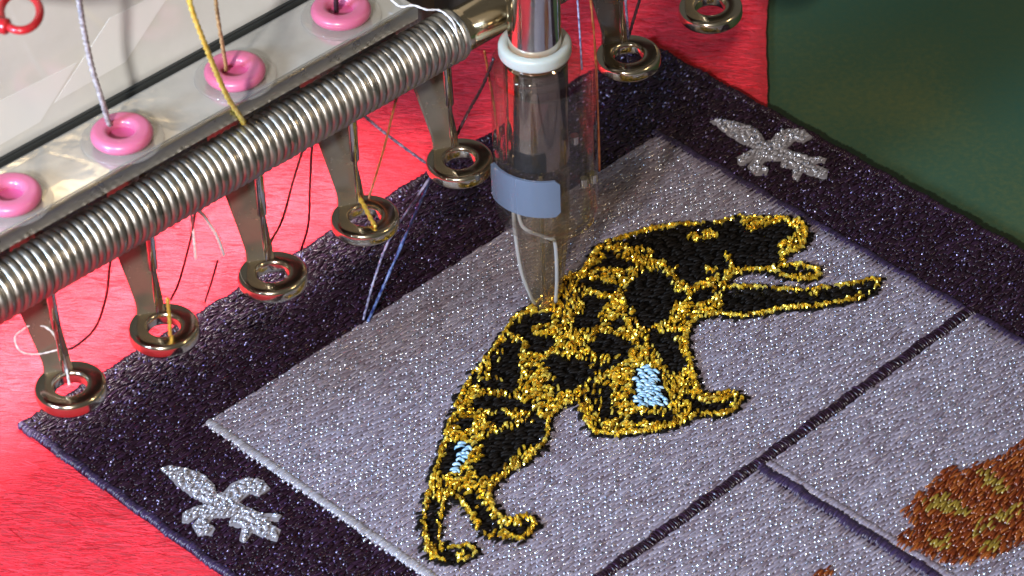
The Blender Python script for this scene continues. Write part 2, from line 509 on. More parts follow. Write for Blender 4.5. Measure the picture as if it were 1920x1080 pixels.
# panels in (s,t): first wide one, then two below the divider
S0, S1, TA, TB = 21.6, 129.6, 22.6, 94.4
PANELS = [(S0, TA, S1, TB), (S0, 96.6, 75.6, 160.0), (78.0, 96.6, S1, 160.0)]
cat_px = [(1000,573),(1050,527),(1090,507),(1100,490),(1117,462),(1140,452),(1173,443),(1223,427),(1273,420),(1340,417),(1387,406),(1427,408),(1473,408),(1503,413),(1515,430),(1515,447),(1507,470),(1487,477),(1470,483),(1473,492),(1507,497),(1533,505),(1542,518),(1527,527),(1500,528),(1473,523),(1440,512),(1407,510),(1383,517),(1363,530),(1367,538),(1407,537),(1473,542),(1507,543),(1557,537),(1607,528),(1640,523),(1653,528),(1648,540),(1623,562),(1573,572),(1523,580),(1473,583),(1427,592),(1383,598),(1350,593),(1323,597),(1300,610),(1290,633),(1293,663),(1302,692),(1309,721),(1318,743),(1346,737),(1373,734),(1387,740),(1397,751),(1382,771),(1359,783),(1326,782),(1307,784),(1284,796),(1251,807),(1207,815),(1151,820),(1112,815),(1098,798),(1087,773),(1079,754),(1062,765),(1040,779),(1032,796),(1032,818),(1020,840),(990,870),(962,887),(934,907),(927,920),(923,938),(932,958),(948,972),(970,969),(990,966),(1007,977),(1009,988),(995,1005),(979,1016),(951,1013),(918,1010),(895,999),(884,974),(865,947),(851,933),(840,935),(834,958),(829,985),(829,1013),(837,1026),(859,1024),(882,1022),(895,1030),(895,1041),(876,1054),(851,1059),(829,1055),(804,1049),(795,1030),(793,1002),(790,974),(793,947),(801,919),(809,891),(820,863),(832,812),(851,765),(865,729),(887,696),(918,662),(940,628),(957,600)]
black_px = [
 [(1140,457),(1180,446),(1227,434),(1273,428),(1340,422),(1387,412),(1392,430),(1413,440),(1447,425),(1473,421),(1492,430),(1485,443),(1447,460),(1460,477),(1463,493),(1447,502),(1387,500),(1375,498),(1350,512),(1330,520),(1293,537),(1277,527),(1273,503),(1253,490),(1227,487),(1223,467),(1187,460)],
 [(1127,490),(1153,487),(1187,495),(1180,503),(1153,502),(1133,495)], [(1133,473),(1153,477),(1153,484),(1135,484)],
 [(1090,527),(1127,528),(1160,540),(1157,550),(1127,547),(1097,537)],
 [(1200,513),(1240,508),(1253,520),(1260,540),(1247,547),(1280,553),(1283,567),(1260,567),(1253,593),(1240,607),(1207,613),(1193,600),(1193,580),(1173,567),(1180,540)],
 [(1100,557),(1127,560),(1133,580),(1120,597),(1127,610),(1100,617),(1077,613),(1080,600),(1100,587),(1097,570)],
 [(967,610),(1007,590),(1033,597),(1023,607),(993,613),(1003,633),(1043,637),(1040,647),(1013,660),(997,647),(967,627)],
 [(1113,633),(1140,627),(1173,637),(1187,650),(1173,667),(1127,667),(1107,657)], [(1143,607),(1167,600),(1173,610),(1153,620)],
 [(1033,668),(1087,677),(1127,683),(1180,674),(1107,712),(1068,734),(1040,740),(1032,723),(1035,700),(1025,685)],
 [(929,657),(951,640),(973,646),(971,676),(973,701),(968,729),(951,737),(912,726),(887,723),(884,712),(918,718),(929,690),(918,670)],
 [(884,751),(918,746),(940,748),(979,759),(1007,759),(990,771),(962,768),(918,771),(890,768)],
 [(907,826),(940,812),(973,807),(990,796),(1021,784),(1026,807),(1018,829),(998,840),(985,832),(957,859),(934,884),(918,901),(884,884),(896,873),(912,857),(907,846)],
 [(846,834),(859,829),(857,857),(846,884),(829,896),(823,884),(837,862)],
 [(857,924),(884,919),(896,936),(912,963),(929,986),(934,999),(912,999),(896,974),(873,944)],
 [(946,991),(973,986),(990,974),(998,980),(979,1002),(962,1011)],
 [(809,936),(834,947),(823,958),(823,974),(826,1019),(809,1019),(804,986)],
 [(834,1033),(862,1027),(884,1024),(893,1036),(873,1049),(851,1054),(832,1047)],
 [(1363,543),(1407,540),(1453,543),(1493,550),(1557,540),(1607,533),(1640,527),(1648,533),(1623,560),(1607,553),(1557,567),(1507,573),(1457,580),(1420,587),(1380,592),(1353,583),(1363,567)],
 [(1467,507),(1500,505),(1520,508),(1493,517),(1473,513)], [(1297,567),(1313,547),(1330,543),(1333,560),(1307,573)],
 [(1213,630),(1253,623),(1273,633),(1267,647),(1280,667),(1293,680),(1273,700),(1257,700),(1240,673),(1227,647)],
 [(1104,737),(1129,723),(1148,734),(1143,757),(1162,790),(1146,787),(1112,762)], [(1184,779),(1218,779),(1257,773),(1259,784),(1234,791),(1196,796)],
 [(1282,743),(1307,759),(1340,762),(1368,759),(1340,773),(1307,768),(1287,754)], [(1007,640),(1027,654),(1017,668),(996,660)],
 [(912,784),(935,778),(960,790),(935,800)], [(862,790),(880,782),(884,800),(866,815)]]
gold_px = [[(1293,440),(1327,430),(1347,440),(1333,451),(1293,452)], [(1323,505),(1333,496),(1343,505),(1338,516),(1326,515)],
 [(1353,474),(1362,474),(1381,500),(1372,506)], [(851,1042),(880,1030),(884,1034),(855,1046)], [(1517,548),(1532,544),(1535,552),(1520,555)]]
blue_px = [[(1196,693),(1215,687),(1234,698),(1251,762),(1196,765),(1190,740),(1190,712)], [(862,830),(882,836),(876,855),(862,883),(851,891),(854,866),(859,849)]]
cat = poly_st(cat_px); blacks = [poly_st(p) for p in black_px]; golds = [poly_st(p) for p in gold_px]; blues = [poly_st(p) for p in blue_px]
ora = poly_st([(1920,823),(1883,847),(1867,860),(1833,863),(1803,880),(1777,873),(1740,907),(1693,953),(1717,987),(1683,1000),(1680,1017),(1723,1033),(1763,1053),(1807,1055),(1857,1047),(1887,1033),(1920,1017),(1990,985),(2030,920),(2010,850),(1960,815)])
olives = [poly_st(p) for p in ([(1835,880),(1862,882),(1890,905),(1888,925),(1855,915),(1833,895)], [(1740,935),(1765,920),(1795,945),(1822,960),(1810,970),(1780,960),(1745,950)],
          [(1738,1005),(1790,1005),(1795,1025),(1770,1033),(1745,1018)], [(1815,1000),(1860,970),(1920,940),(1920,960),(1870,985),(1830,1010)], [(1840,1012),(1878,1005),(1875,1028),(1845,1030)])]
ora2 = poly_st([(1522,1082),(1535,1068),(1558,1060),(1566,1066),(1552,1085),(1535,1100)])
fl = [
 [(180,260),(260,235),(400,260),(540,310),(640,400),(660,480),(600,570),(540,545),(440,490),(320,400),(240,310)],
 [(560,520),(700,460),(800,520),(900,580),(1040,640),(1110,640),(1210,655),(1180,700),(1060,705),(1200,780),(1170,870),(1080,850),(960,800),(900,890),(850,860),(870,760),(760,740),(780,670),(640,680),(560,600)],
 [(700,480),(780,390),(900,340),(1050,360),(1110,430),(1020,490),(940,470),(830,560),(740,560)],
 [(600,560),(480,580),(370,640),(365,710),(420,725),(530,650),(450,740),(500,825),(620,820),(645,770),(590,720),(640,670),(720,620)]]
FL1 = [poly_st([(260+x/4.5, 820+y/4.5) for x, y in p], 1.4) for p in fl]
d1 = np.array(st(1331, 227, 1.4))-np.array(st(300, 878, 1.4))
FL2 = [p+d1 for p in FL1]
def any_in(polys, P, wob=0.0):
    Q = P+(rng.normal(0, wob, P.shape) if wob else 0)
    r = np.zeros(len(P), bool)
    for p in polys: r |= inside(p, Q)
    return r

# lavender fill
for bx_ in PANELS:
    pan = slab('panel', bx_, 0.9, 1.22, M_LAV, patch)
    P = fill_points(bx_, 0.0, 0.38, 2.4, 0.07, 0.345)
    P = P[in_view(P)]
    k = ~(inside(cat, P) & (edge_dist(cat, P) > 1.2)) & ~(inside(ora, P) & (edge_dist(ora, P) > 1.2))
    P = P[k]; n = len(P)
    stitches('fill_stitching', P, rng.normal(0, 0.05, n), rng.uniform(1.9, 2.7, n), rng.uniform(0.38, 0.46, n), 1.34+rng.normal(0, 0.018, n), np.where(rng.random(n) < 0.2, rng.uniform(0.2, 0.30, n), rng.uniform(0.10, 0.17, n)), M_LAV, pan, tilt=0.03)
    # added bright stitches imitating glints at the stitch ends
    hot = rng.random(len(P)) < 0.40+0.16*np.sin(P[:, 0]*0.21+1.4*np.sin(P[:, 1]*0.13))*np.sin(P[:, 1]*0.27)
    gl = P[hot]+np.column_stack([np.full(hot.sum(), -0.95), np.zeros(hot.sum())])+rng.normal(0, 0.05, (hot.sum(), 2)); n = len(gl)
    stitches('glint_stitching', gl, rng.normal(0, 0.15, n), rng.uniform(0.45, 0.9, n), rng.uniform(0.22, 0.40, n), 1.40+rng.normal(0, 0.02, n), rng.uniform(0.16, 0.30, n), M_GLINT, pan, dip=1.3, tilt=0.12)
    # satin column along the two long sides of the panel
    s0, t0, s1, t1 = bx_
    P = np.column_stack([np.full(int((t1-t0)/0.36), s0+0.55), np.linspace(t0, t1, int((t1-t0)/0.36))]); P += rng.normal(0, 0.05, P.shape)
    P = P[in_view(P)]; n = len(P)
    stitches('edge_stitching', P, rng.normal(0, 0.10, n), rng.uniform(1.5, 2.0, n), 0.44, 1.36, rng.uniform(0.28, 0.4, n), M_SILVER if bx_ is PANELS[0] else M_LAV, pan, dip=1.2)

def glints(n0, box_, test, parent, material, z):  # scatters added shiny stitches that imitate glints
    P = np.column_stack([rng.uniform(box_[0], box_[2], n0), rng.uniform(box_[1], box_[3], n0)])
    P = P[in_view(P)]; P = P[test(P)]; n = len(P)
    stitches('glint_stitching', P, rng.normal(0, 0.3, n), rng.uniform(0.35, 0.7, n), rng.uniform(0.2, 0.34, n), z+rng.normal(0, 0.02, n), rng.uniform(0.16, 0.28, n), material, parent, dip=1.3, tilt=0.12)
# dark border fill
box = (0.9, 0.9, W_-0.9, T_-0.9)
P = fill_points(box, math.radians(0), 0.40, 1.9, 0.22)
P = P[in_view(P)]
k = np.ones(len(P), bool)
for (s0, t0, s1, t1) in PANELS: k &= ~((P[:, 0] > s0-0.2) & (P[:, 0] < s1+0.2) & (P[:, 1] > t0-0.2) & (P[:, 1] < t1+0.2))
k &= ~any_in(FL1, P) & ~any_in(FL2, P)
P = P[k]; n = len(P)
stitches('border_stitching', P, rng.normal(0, 0.16, n), rng.uniform(1.3, 2.1, n), rng.uniform(0.36, 0.48, n), 1.18+rng.normal(0, 0.03, n), np.where(rng.random(n) < 0.12, rng.uniform(0.15, 0.22, n), rng.uniform(0.07, 0.12, n)), M_DARK, patch, tilt=0.05)
glints(int(W_*T_*0.32), box, lambda Q: np.logical_and.reduce([~((Q[:, 0] > b[0]-0.3) & (Q[:, 0] < b[2]+0.3) & (Q[:, 1] > b[1]-0.3) & (Q[:, 1] < b[3]+0.3)) for b in PANELS]+[~any_in(FL1, Q), ~any_in(FL2, Q)]), patch, M_GLINTD, 1.26)
def column(name, a, b, wid, z0, h, material, parent, pitch=0.4, spread=0.1):
    a = np.array(a, float); b = np.array(b, float); L_ = np.linalg.norm(b-a); n0 = int(L_/pitch)
    P = a+(b-a)*np.linspace(0, 1, n0)[:, None]
    d = (b-a)/L_; nn = np.array([-d[1], d[0]])
    P = P+nn*(0.18*np.sin(np.linspace(0, L_*0.7, n0)))[:, None]+rng.normal(0, 0.06, P.shape)
    P = P[in_view(P)]; n = len(P)
    return stitches(name, P, math.atan2(nn[1], nn[0])+rng.normal(0, spread, n), rng.uniform(0.85, 1.15, n)*wid, pitch*1.2, z0, rng.uniform(0.8, 1.2, n)*h, material, parent, dip=1.1)
column('rim_stitching', (0.5, 0), (0.5, T_), 1.7, 0.98, 0.5, M_DARKSAT, patch)
column('rim_stitching', (W_-0.5, 0), (W_-0.5, T_), 1.7, 0.98, 0.5, M_DARK, patch)
column('rim_stitching', (0, 0.5), (W_, 0.5), 1.7, 0.98, 0.5, M_DARK, patch)
column('rim_stitching', (S1+0.9, TA-1), (S1+0.9, 160), 1.6, 1.28, 0.28, M_DARKSAT, patch)
column('divider_stitching', (S0, 95.5), (S1+1, 95.5), 2.3, 1.35, 0.55, M_DARK, patch)
column('divider_stitching', (76.8, 96.5), (76.8, 160), 2.3, 1.35, 0.55, M_DARKSAT, patch)

# gold spotted cat
catp = thing('spotted_cat_motif', 'x', 'x'); del catp['label']; del catp['category']; catp.parent = patch
bm_ = bmesh.new()
bm_cat = prism([(PO[0]+a*PU[0]+b*PV[0], PO[1]+a*PU[1]+b*PV[1]) for a, b in cat], 1.1, 1.5)
bm_.free()
ground = bm_obj('underlay', bm_cat, M_BLACK, catp, smooth=False)
cb = (cat[:, 0].min()-1.5, cat[:, 1].min()-1.5, cat[:, 0].max()+1.5, cat[:, 1].max()+1.5)
# black fill over the whole body, run past its outline to draw its shadow
P = fill_points(cb, math.radians(20), 0.42, 2.2, 0.2)
ed = edge_dist(cat, P); ins = inside(cat, P)
k = (ins | (ed < 0.35)) & ~any_in(blues, P)
P = P[k]; n = len(P)
stitches('black_stitching', P, math.radians(20)+rng.normal(0, 0.2, n), rng.uniform(1.3, 2.2, n), rng.uniform(0.4, 0.55, n), 1.62+rng.normal(0, 0.05, n), rng.uniform(0.3, 0.45, n), M_BLACK, catp, tilt=0.06)
# gold thread: outline first, then the coat between the spots
P = fill_points(cb, math.radians(-15), 0.36, 1.05, 0.35)
ed = edge_dist(cat, P); ins = inside(cat, P)
blk = any_in(blacks, P, 0.16)
for p in blacks: blk |= edge_dist(p, P) < 0.30
blk &= ~any_in(golds, P, 0.1)
blk &= ~((rng.random(len(P)) < 0.40) & (np.sin(P[:, 0]*1.1+2*np.sin(P[:, 1]*0.9))*np.sin(P[:, 1]*1.4-P[:, 0]*0.5) > 0.70) & (P[:, 0]-P[:, 1] < 30))
lump = np.sin(P[:, 0]*1.9+1.3*np.sin(P[:, 1]*1.1))*np.sin(P[:, 1]*2.3+1.7*np.sin(P[:, 0]*0.8))
for p in blues: blk |= edge_dist(p, P) < 0.35
k = ins & (ed > 0.25) & (~blk) & ~any_in(blues, P) & (rng.random(len(P)) < 0.72+0.45*lump)
P = P[k]; n = len(P)
stitches('gold_stitching', P, math.radians(-15)+0.5*np.sin(P[:, 0]*0.35+P[:, 1]*0.28)+rng.normal(0, 0.34, n), rng.uniform(0.75, 1.5, n), rng.uniform(0.32, 0.5, n), 1.95+rng.normal(0, 0.14, n), rng.uniform(0.35, 0.6, n), M_GOLD, catp, tilt=0.18, flat=True, twist=0.045)
pts = []
for i in range(len(cat)):
    a, b = cat[i], cat[(i+1) % len(cat)]; L_ = np.linalg.norm(b-a); m = max(1, int(L_/0.5))
    ang_ = math.atan2(b[1]-a[1], b[0]-a[0])
    for j in range(m):
        if math.sin(0.9*i+0.4*j)+random.uniform(-.6, .6) > -0.75: pts.append((*(a+(b-a)*j/m), ang_))
pts = np.array(pts); n = len(pts)
cen = cat.mean(0)
nrm = np.column_stack([-np.sin(pts[:, 2]), np.cos(pts[:, 2])])
tst = inside(cat, pts[:, :2]+nrm*0.5); nrm[~tst] *= -1
Pq = pts[:, :2]+nrm*(0.45+rng.normal(0, 0.12, n))[:, None]
stitches('outline_stitching', Pq, pts[:, 2]+rng.normal(0, 0.5, n), rng.uniform(0.7, 1.3, n), rng.uniform(0.32, 0.46, n), 2.0+rng.normal(0, 0.1, n), rng.uniform(0.4, 0.6, n), M_GOLD, catp, tilt=0.2, flat=True, twist=0.05)
for p in blues:
    b_ = (p[:, 0].min(), p[:, 1].min(), p[:, 0].max(), p[:, 1].max())
    P = fill_points(b_, math.radians(60), 0.4, 1.5, 0.3); P = P[inside(p, P)]; n = len(P)
    stitches('blue_stitching', P, math.radians(60)+rng.normal(0, 0.4, n), rng.uniform(1.0, 1.8, n), rng.uniform(0.35, 0.5, n), 1.85+rng.normal(0, 0.08, n), rng.uniform(0.35, 0.55, n), M_BLUEW, catp, tilt=0.15, twist=0.03)

# orange animal (and the tip of another one)
for poly in (ora, ora2):
    g = thing('orange_animal_motif', 'x', 'x'); del g['label']; del g['category']; g.parent = patch
    bm_obj('underlay', prism([(PO[0]+a*PU[0]+b*PV[0], PO[1]+a*PU[1]+b*PV[1]) for a, b in poly], 1.1, 1.45), M_ORANGE, g, smooth=False)
    b_ = (poly[:, 0].min()-1, poly[:, 1].min()-1, poly[:, 0].max()+1, poly[:, 1].max()+1)
    P = fill_points(b_, math.radians(-8), 0.36, 2.2, 0.2); P = P[inside(poly, P)]
    ol = any_in(olives, P, 0.5)
    for sel, nm, mm_ in ((~ol, 'orange_stitching', M_ORANGE), (ol, 'olive_stitching', M_OLIVE)):
        Q = P[sel]; n = len(Q)
        if n: stitches(nm, Q, math.radians(-8)+rng.normal(0, 0.12, n), rng.uniform(1.4, 2.4, n), rng.uniform(0.34, 0.44, n), 1.62+rng.normal(0, 0.04, n), rng.uniform(0.2, 0.34, n), mm_, g, tilt=0.06)

# fleur emblems
for polys in (FL1, FL2):
    g = thing('fleur_motif', 'x', 'x'); del g['label']; del g['category']; g.parent = patch
    allp = np.vstack(polys); b_ = (allp[:, 0].min(), allp[:, 1].min(), allp[:, 0].max(), allp[:, 1].max())
    for p in polys:
        bm_obj('petal', prism([(PO[0]+a*PU[0]+b*PV[0], PO[1]+a*PU[1]+b*PV[1]) for a, b in p], 1.05, 1.40+0.004*random.random()), M_SILVER, g, smooth=False)
        P = fill_points((p[:, 0].min(), p[:, 1].min(), p[:, 0].max(), p[:, 1].max()), math.radians(5), 0.33, 1.4, 0.2)
        P = P[inside(p, P) & (edge_dist(p, P) > 0.3)]; n = len(P)
        stitches('petal_stitching', P, math.radians(5)+rng.normal(0, 0.12, n), rng.uniform(0.8, 1.2, n), rng.uniform(0.34, 0.42, n), 1.50+rng.normal(0, 0.03, n), rng.uniform(0.18, 0.34, n), M_SILVER, g, tilt=0.1)
        P = P[rng.random(n) < 0.4]; n = len(P)
        stitches('glint_stitching', P+rng.normal(0, 0.2, P.shape), rng.normal(0, 0.4, n), rng.uniform(0.5, 0.9, n), rng.uniform(0.26, 0.4, n), 1.60, rng.uniform(0.2, 0.36, n), M_GLINT, g, dip=1.3, tilt=0.15)  # added stitches imitating glints on the petal

# raised nap of the red cloth
nf = 90000
Q = np.column_stack([rng.uniform(-130, 70, nf), rng.uniform(-150, 150, nf)])
xe = np.array([red_edge_x(y) for y in Q[:, 1]])
ST = np.column_stack([(Q-PO)@PU, (Q-PO)@PV])
k = (Q[:, 0] < xe-2.6) & ~((ST[:, 0] > 1.0) & (ST[:, 0] < W_-1) & (ST[:, 1] > 1.0)) & in_view(ST, 6)
ST = ST[k][:30000]; n = len(ST)
nap = stitches('felt_nap', ST, math.radians(-172)+PA*1.0+math.pi+rng.normal(0, 0.22, n), rng.uniform(1.5, 4.5, n), rng.uniform(0.08, 0.15, n), 0.02+rng.normal(0, 0.02, n), rng.uniform(0.05, 0.10, n), M_NAP, red, tilt=0.012)

# ------------------------------------------------------------------ machine head
R3 = at(512, 518, 30.0)                       # reference foot ring
MA = math.radians(42.0)
MX = np.array([math.cos(MA), math.sin(MA), 0]); MN = np.array([math.sin(MA), -math.cos(MA), 0])
def mach(m, n, z): return np.array([R3[0], R3[1], 0])+MX*m+MN*n+np.array([0, 0, z])
def mbox(name, m0, m1, n0, n1, z0, z1, material, parent, bev=0.3):
    bm = bmesh.new(); bmesh.ops.create_cube(bm, size=1)
    for v in bm.verts:
        v.co = Vector(mach(m0+(v.co.x+.5)*(m1-m0), n0+(v.co.y+.5)*(n1-n0), z0+(v.co.z+.5)*(z1-z0)))
    bmesh.ops.recalc_face_normals(bm, faces=bm.faces)
    if bev: bmesh.ops.bevel(bm, geom=list(bm.edges), offset=bev, segments=2, affect='EDGES')
    return bm_obj(name, bm, material, parent, smooth=True, autos=0.6)

head = thing('embroidery_head', 'embroidery machine head of pale enamel with thread guide plate, eyelets and spring wound shaft', 'machine', (0, 0, 0))
mbox('rail', -120, 118, -14.0, -10.0, 43.0, 63.0, M_RAIL, head, 0.8)
PL_Z = 66.0
mbox('guide_plate', -110, 34, -14.4, -1.15, PL_Z-1.6, PL_Z, M_PLATE, head, 0.35)
mbox('plate_lip', -110, 34, -1.05, -0.35, PL_Z-2.6, PL_Z+0.15, M_LIP, head, 0.15)
mbox('seam_strip', -110, 60, -15.6, -14.5, PL_Z-2, PL_Z+0.9, M_EDGE, head, 0.3)  # dark strip standing for the shaded gap between plate and panel
mbox('back_panel', -115, 62, -19.0, -15.7, PL_Z-2, PL_Z+75, M_PANEL, head, 0.5)

# work lamp of the machine: a narrow strip under the head, behind the rail, shining down on the cloth
ll = bpy.data.lights.new('work_lamp', 'AREA'); ll.shape = 'RECTANGLE'; ll.size = 0.13; ll.size_y = 0.004; ll.energy = 0.12; ll.spread = math.radians(58); ll.color = (1.0, 0.93, 0.88)
lo_ = bpy.data.objects.new('work_lamp', ll); C.objects.link(lo_)
lo_.location = Vector(mach(-14, -43, 50))*MM
lo_.rotation_euler = (0, 0, MA)

# shaft and coil springs
AX_N, AX_Z = 1.0, 58.0
path = [mach(-75+195*k/20, AX_N, AX_Z) for k in range(21)]
v, f_ = tube_data(path, 2.75, 32); mesh_obj('shaft', v, f_, M_CHROME, head)
def coil(name, m0, m1, pitch=1.42, R_=3.72, wr=0.77):
    turns = (m1-m0)/pitch; seg = 26; n = int(turns*seg); pth = []
    for i in range(n+1):
        a = 2*math.pi*i/seg; m = m0+pitch*i/seg+0.10*math.sin(i*0.0113+m0)+0.05*math.sin(i*0.047)
        rr = R_*(1+0.006*math.sin(i*0.037))
        pth.append(mach(m, AX_N, AX_Z)+rr*(math.cos(a)*MN+math.sin(a)*np.array([0, 0, 1.0])))
    v, f_ = tube_data(pth, wr, 8); return mesh_obj(name, v, f_, M_STEEL, head)
v, f_ = tube_data([mach(40.2+10.8*k/6, AX_N, AX_Z) for k in range(7)], 3.75, 36); o = mesh_obj('bushing', v, f_, M_BRASS, head)
for p_ in o.data.polygons: p_.use_smooth = len(p_.vertices) == 4
coil('coil_spring', -74, 40.6)
coil('coil_spring', 50.5, 112)
# eyelets in the guide plate
def hole_z(): return PL_Z
for (ex, ey) in ((18, 362), (228, 247), (440, 130), (639, 16)):
    c = at(ex, ey, PL_Z+1.8); c = (c[0], c[1], PL_Z)
    bm = lathe(rounded(2.0, 4.85, 0.35, 2.5, 1.05, 6), 40, c, True)
    e = bm_obj('eyelet', bm, M_PINK, head)
    bm_obj('washer', lathe(rounded(4.0, 6.5, 0.02, 0.62, 0.28, 3), 44, c, True), M_CLEARW, e)
    bm_obj('bore', lathe([(2.6, 1.3), (1.9, 1.0), (0.0, 0.8)], 24, c), M_PINKIN, e)
# strips of tape on the enamel
def quad_on_panel(name, pts, lift, material):
    # points given as (m, z) on the face of the back panel
    bm = bmesh.new()
    vs = [bm.verts.new(Vector(mach(m, -15.7+lift, z))) for m, z in pts]
    f0 = bm.faces.new(vs); r = bmesh.ops.extrude_face_region(bm, geom=[f0])
    for g in r['geom']:
        if isinstance(g, bmesh.types.BMVert): g.co -= Vector(MN*(lift*0.8))
    bmesh.ops.recalc_face_normals(bm, faces=bm.faces)
    return bm_obj(name, bm, material, head, smooth=False)
quad_on_panel('tape_strip', [(-27, 71), (-13, 71.5), (-2, 80.5), (-15, 80.8)], 0.05, M_TAPE)
quad_on_panel('tape_strip', [(-44, 68.5), (-30, 69), (-22, 76), (-37, 76.5)], 0.05, M_TAPE)

# ------------------------------------------------------------------ idle presser feet
NEEDLE = M_CHROME
def make_foot():
    root = thing('presser_foot', 'x', 'presser foot')
    bm = lathe(rounded(2.55, 5.65, -1.5, 1.1, 0.8, 4), 48, (0, 0, 0), True)
    bm_obj('ring', bm, M_FOOT, root)
    # tapered strap, leaning back and up behind the spring; local x = picture right
    d = -MN
    base = d*4.6+np.array([0.9, 0, 0.4]); sections = []
    prof = [(0.0, 0.3, 2.3), (0.02, 1.4, 2.2), (0.10, 3.0, 2.2), (0.9, 7.5, 2.45), (2.2, 15, 3.0), (3.2, 22, 3.5), (3.8, 30, 3.7)]
    bm = bmesh.new(); rings = []
    wd = np.array([math.cos(math.radians(12)), math.sin(math.radians(12)), 0]); th = np.array([wd[1], -wd[0], 0])
    for back, z, hw in prof:
        c = base+d*back+np.array([-back*0.35, 0, z])
        rings.append([bm.verts.new(Vector(c+wd*a*hw+th*b*0.55)) for a, b in ((-1, .55), (-.86, 1), (.86, 1), (1, .55), (1, -1), (-1, -1))])
    for a, b in zip(rings, rings[1:]):
        for k in range(6): bm.faces.new((a[k], a[(k+1) % 6], b[(k+1) % 6], b[k]))
    bm.faces.new(rings[0]); bm.faces.new(rings[-1])
    bmesh.ops.recalc_face_normals(bm, faces=bm.faces)
    bm_obj('leg', bm, M_LEG, root, autos=0.5)
    # needle over the ring hole, with its clamp
    nb = lathe([(0, 1.5), (0.25, 2.6), (0.42, 5.0), (0.42, 11), (0.8, 11.5), (0.8, 30), (0, 30)], 16, (-1.0, 1.6, 0))
    bm_obj('needle', nb, NEEDLE, root)
    return root
FEET = [((133, 728), 'ring presser foot with pale thread looped round its leg, over pointed patch corner'),
        ((308, 618), 'brassy ring presser foot with red cloth and hanging yellow thread seen through its ring'),
        ((512, 518), 'ring presser foot with empty dark hole, reached by a kinked maroon thread'),
        ((685, 412), 'ring presser foot with a short yellow thread end lying across its hole'),
        ((862, 305), 'ring presser foot beside the clear foot, with blue threads slanting down from it'),
        ((1178, 108), 'ring presser foot beyond the clear foot, over the back corner of the dark patch'),
        ((1332, 18), 'ring presser foot over red cloth next to the green table')]
proto = make_foot()
for i, (q, lab) in enumerate(FEET):
    if i == 0: r = proto
    else:
        r = proto.copy(); C.objects.link(r)
        for ch in list(proto.children):
            c = ch.copy(); C.objects.link(c); c.parent = r
    r.location = Vector(at(q[0], q[1], 30.0))*MM
    r.rotation_euler = (math.radians(random.uniform(-2, 2)), math.radians(random.uniform(-2, 2)), math.radians(random.uniform(-6, 6)))
    r['label'] = lab; r['group'] = 'raised ring presser feet along the machine head'

# ------------------------------------------------------------------ clear working foot
G = at(1037, 562, 1.9)
foot = thing('clear_presser_foot', 'clear plastic presser foot with chrome sleeve and white collar pressing on the gold cat', 'presser foot', (G[0], G[1], 0))
def fl_(name, prof, m_, off=(0, 0), n=48, closed=False, parent=None):
    return bm_obj(name, lathe(prof, n, (off[0], off[1], 0), closed), m_, parent or foot)
TO = (-0.6, 0.0)
# outer clear tube: wall with inner and outer skin, floor and rounded foot
fl_('tube', [(8.6, 50.5), (8.75, 50), (8.75, 24), (8.3, 21.2), (7.0, 20.0), (4.6, 19.6), (4.6, 20.6), (6.8, 21.0), (7.7, 22.2), (8.05, 24.5), (8.05, 50), (8.2, 50.5)], M_CLEAR, TO, 64, True)
fl_('flange', rounded(5.1, 7.4, 51.0, 53.0, 0.5), M_CLEAR, (-1.7, 0), 48, True)
sl = fl_('sleeve', [(0, 33.0), (4.8, 33.0), (5.3, 33.4), (5.3, 53.0), (4.9, 53.4), (0, 53.4)], M_SLEEVE, (-1.9, 0))
fl_('collar', rounded(4.35, 6.0, 54.0, 56.6, 0.7), M_WHITEP, (-1.9, 0), 48, True)
fl_('needle_bar', [(0, 53.5), (4.4, 53.5), (4.4, 95), (0, 95)], M_CHROME, (-1.9, 0))
fl_('screw', [(0, 37.5), (0.75, 37.5), (0.75, 39.0), (0, 39.0)], M_CHROME, (4.2, -2.5), 16)
fl_('screw', [(0, 29.5), (0.7, 29.5), (0.7, 31.2), (0, 31.2)], M_CHROME, (5.6, -4.0), 16)
fl_('screw', [(0, 29.0), (0.7, 29.0), (0.7, 30.7), (0, 30.7)], M_CHROME, (7.2, -2.2), 16)
# funnel
fl_('funnel', [(4.9, 30), (4.7, 18), (3.8, 9), (2.8, 3.2), (2.4, 1.7), (1.9, 1.7), (2.2, 3.2), (3.2, 9), (4.0, 18), (4.2, 30)], M_SMOKE, (-1.6, 0), 40, True)
fl_('sole', rounded(1.8, 4.6, 0.9, 2.2, 0.4), M_CLEAR, (0, 0), 48, True)
fl_('needle', [(0, 1.0), (0.25, 2.2), (0.42, 6), (0.42, 29), (0, 29)], M_CHROME, (-1.6, 0), 16)
# pale ribs added to draw the bright glassy edges of the funnel
tube('rib', [(-6.4, -1.2, 27), (-6.1, -1.6, 18), (-5.3, -1.8, 10), (-3.9, -1.6, 4.5), (-3.1, -1.3, 2)], 0.36, M_RIB, foot)
tube('rib', [(-5.6, -2.8, 27.0), (-5.3, -3.4, 22.6), (-4.2, -4.2, 20.8), (-0.6, -4.9, 19.4), (0.5, -4.5, 18.0), (0.7, -3.3, 10.0), (0.4, -2.0, 3.0)], 0.34, M_RIB, foot)
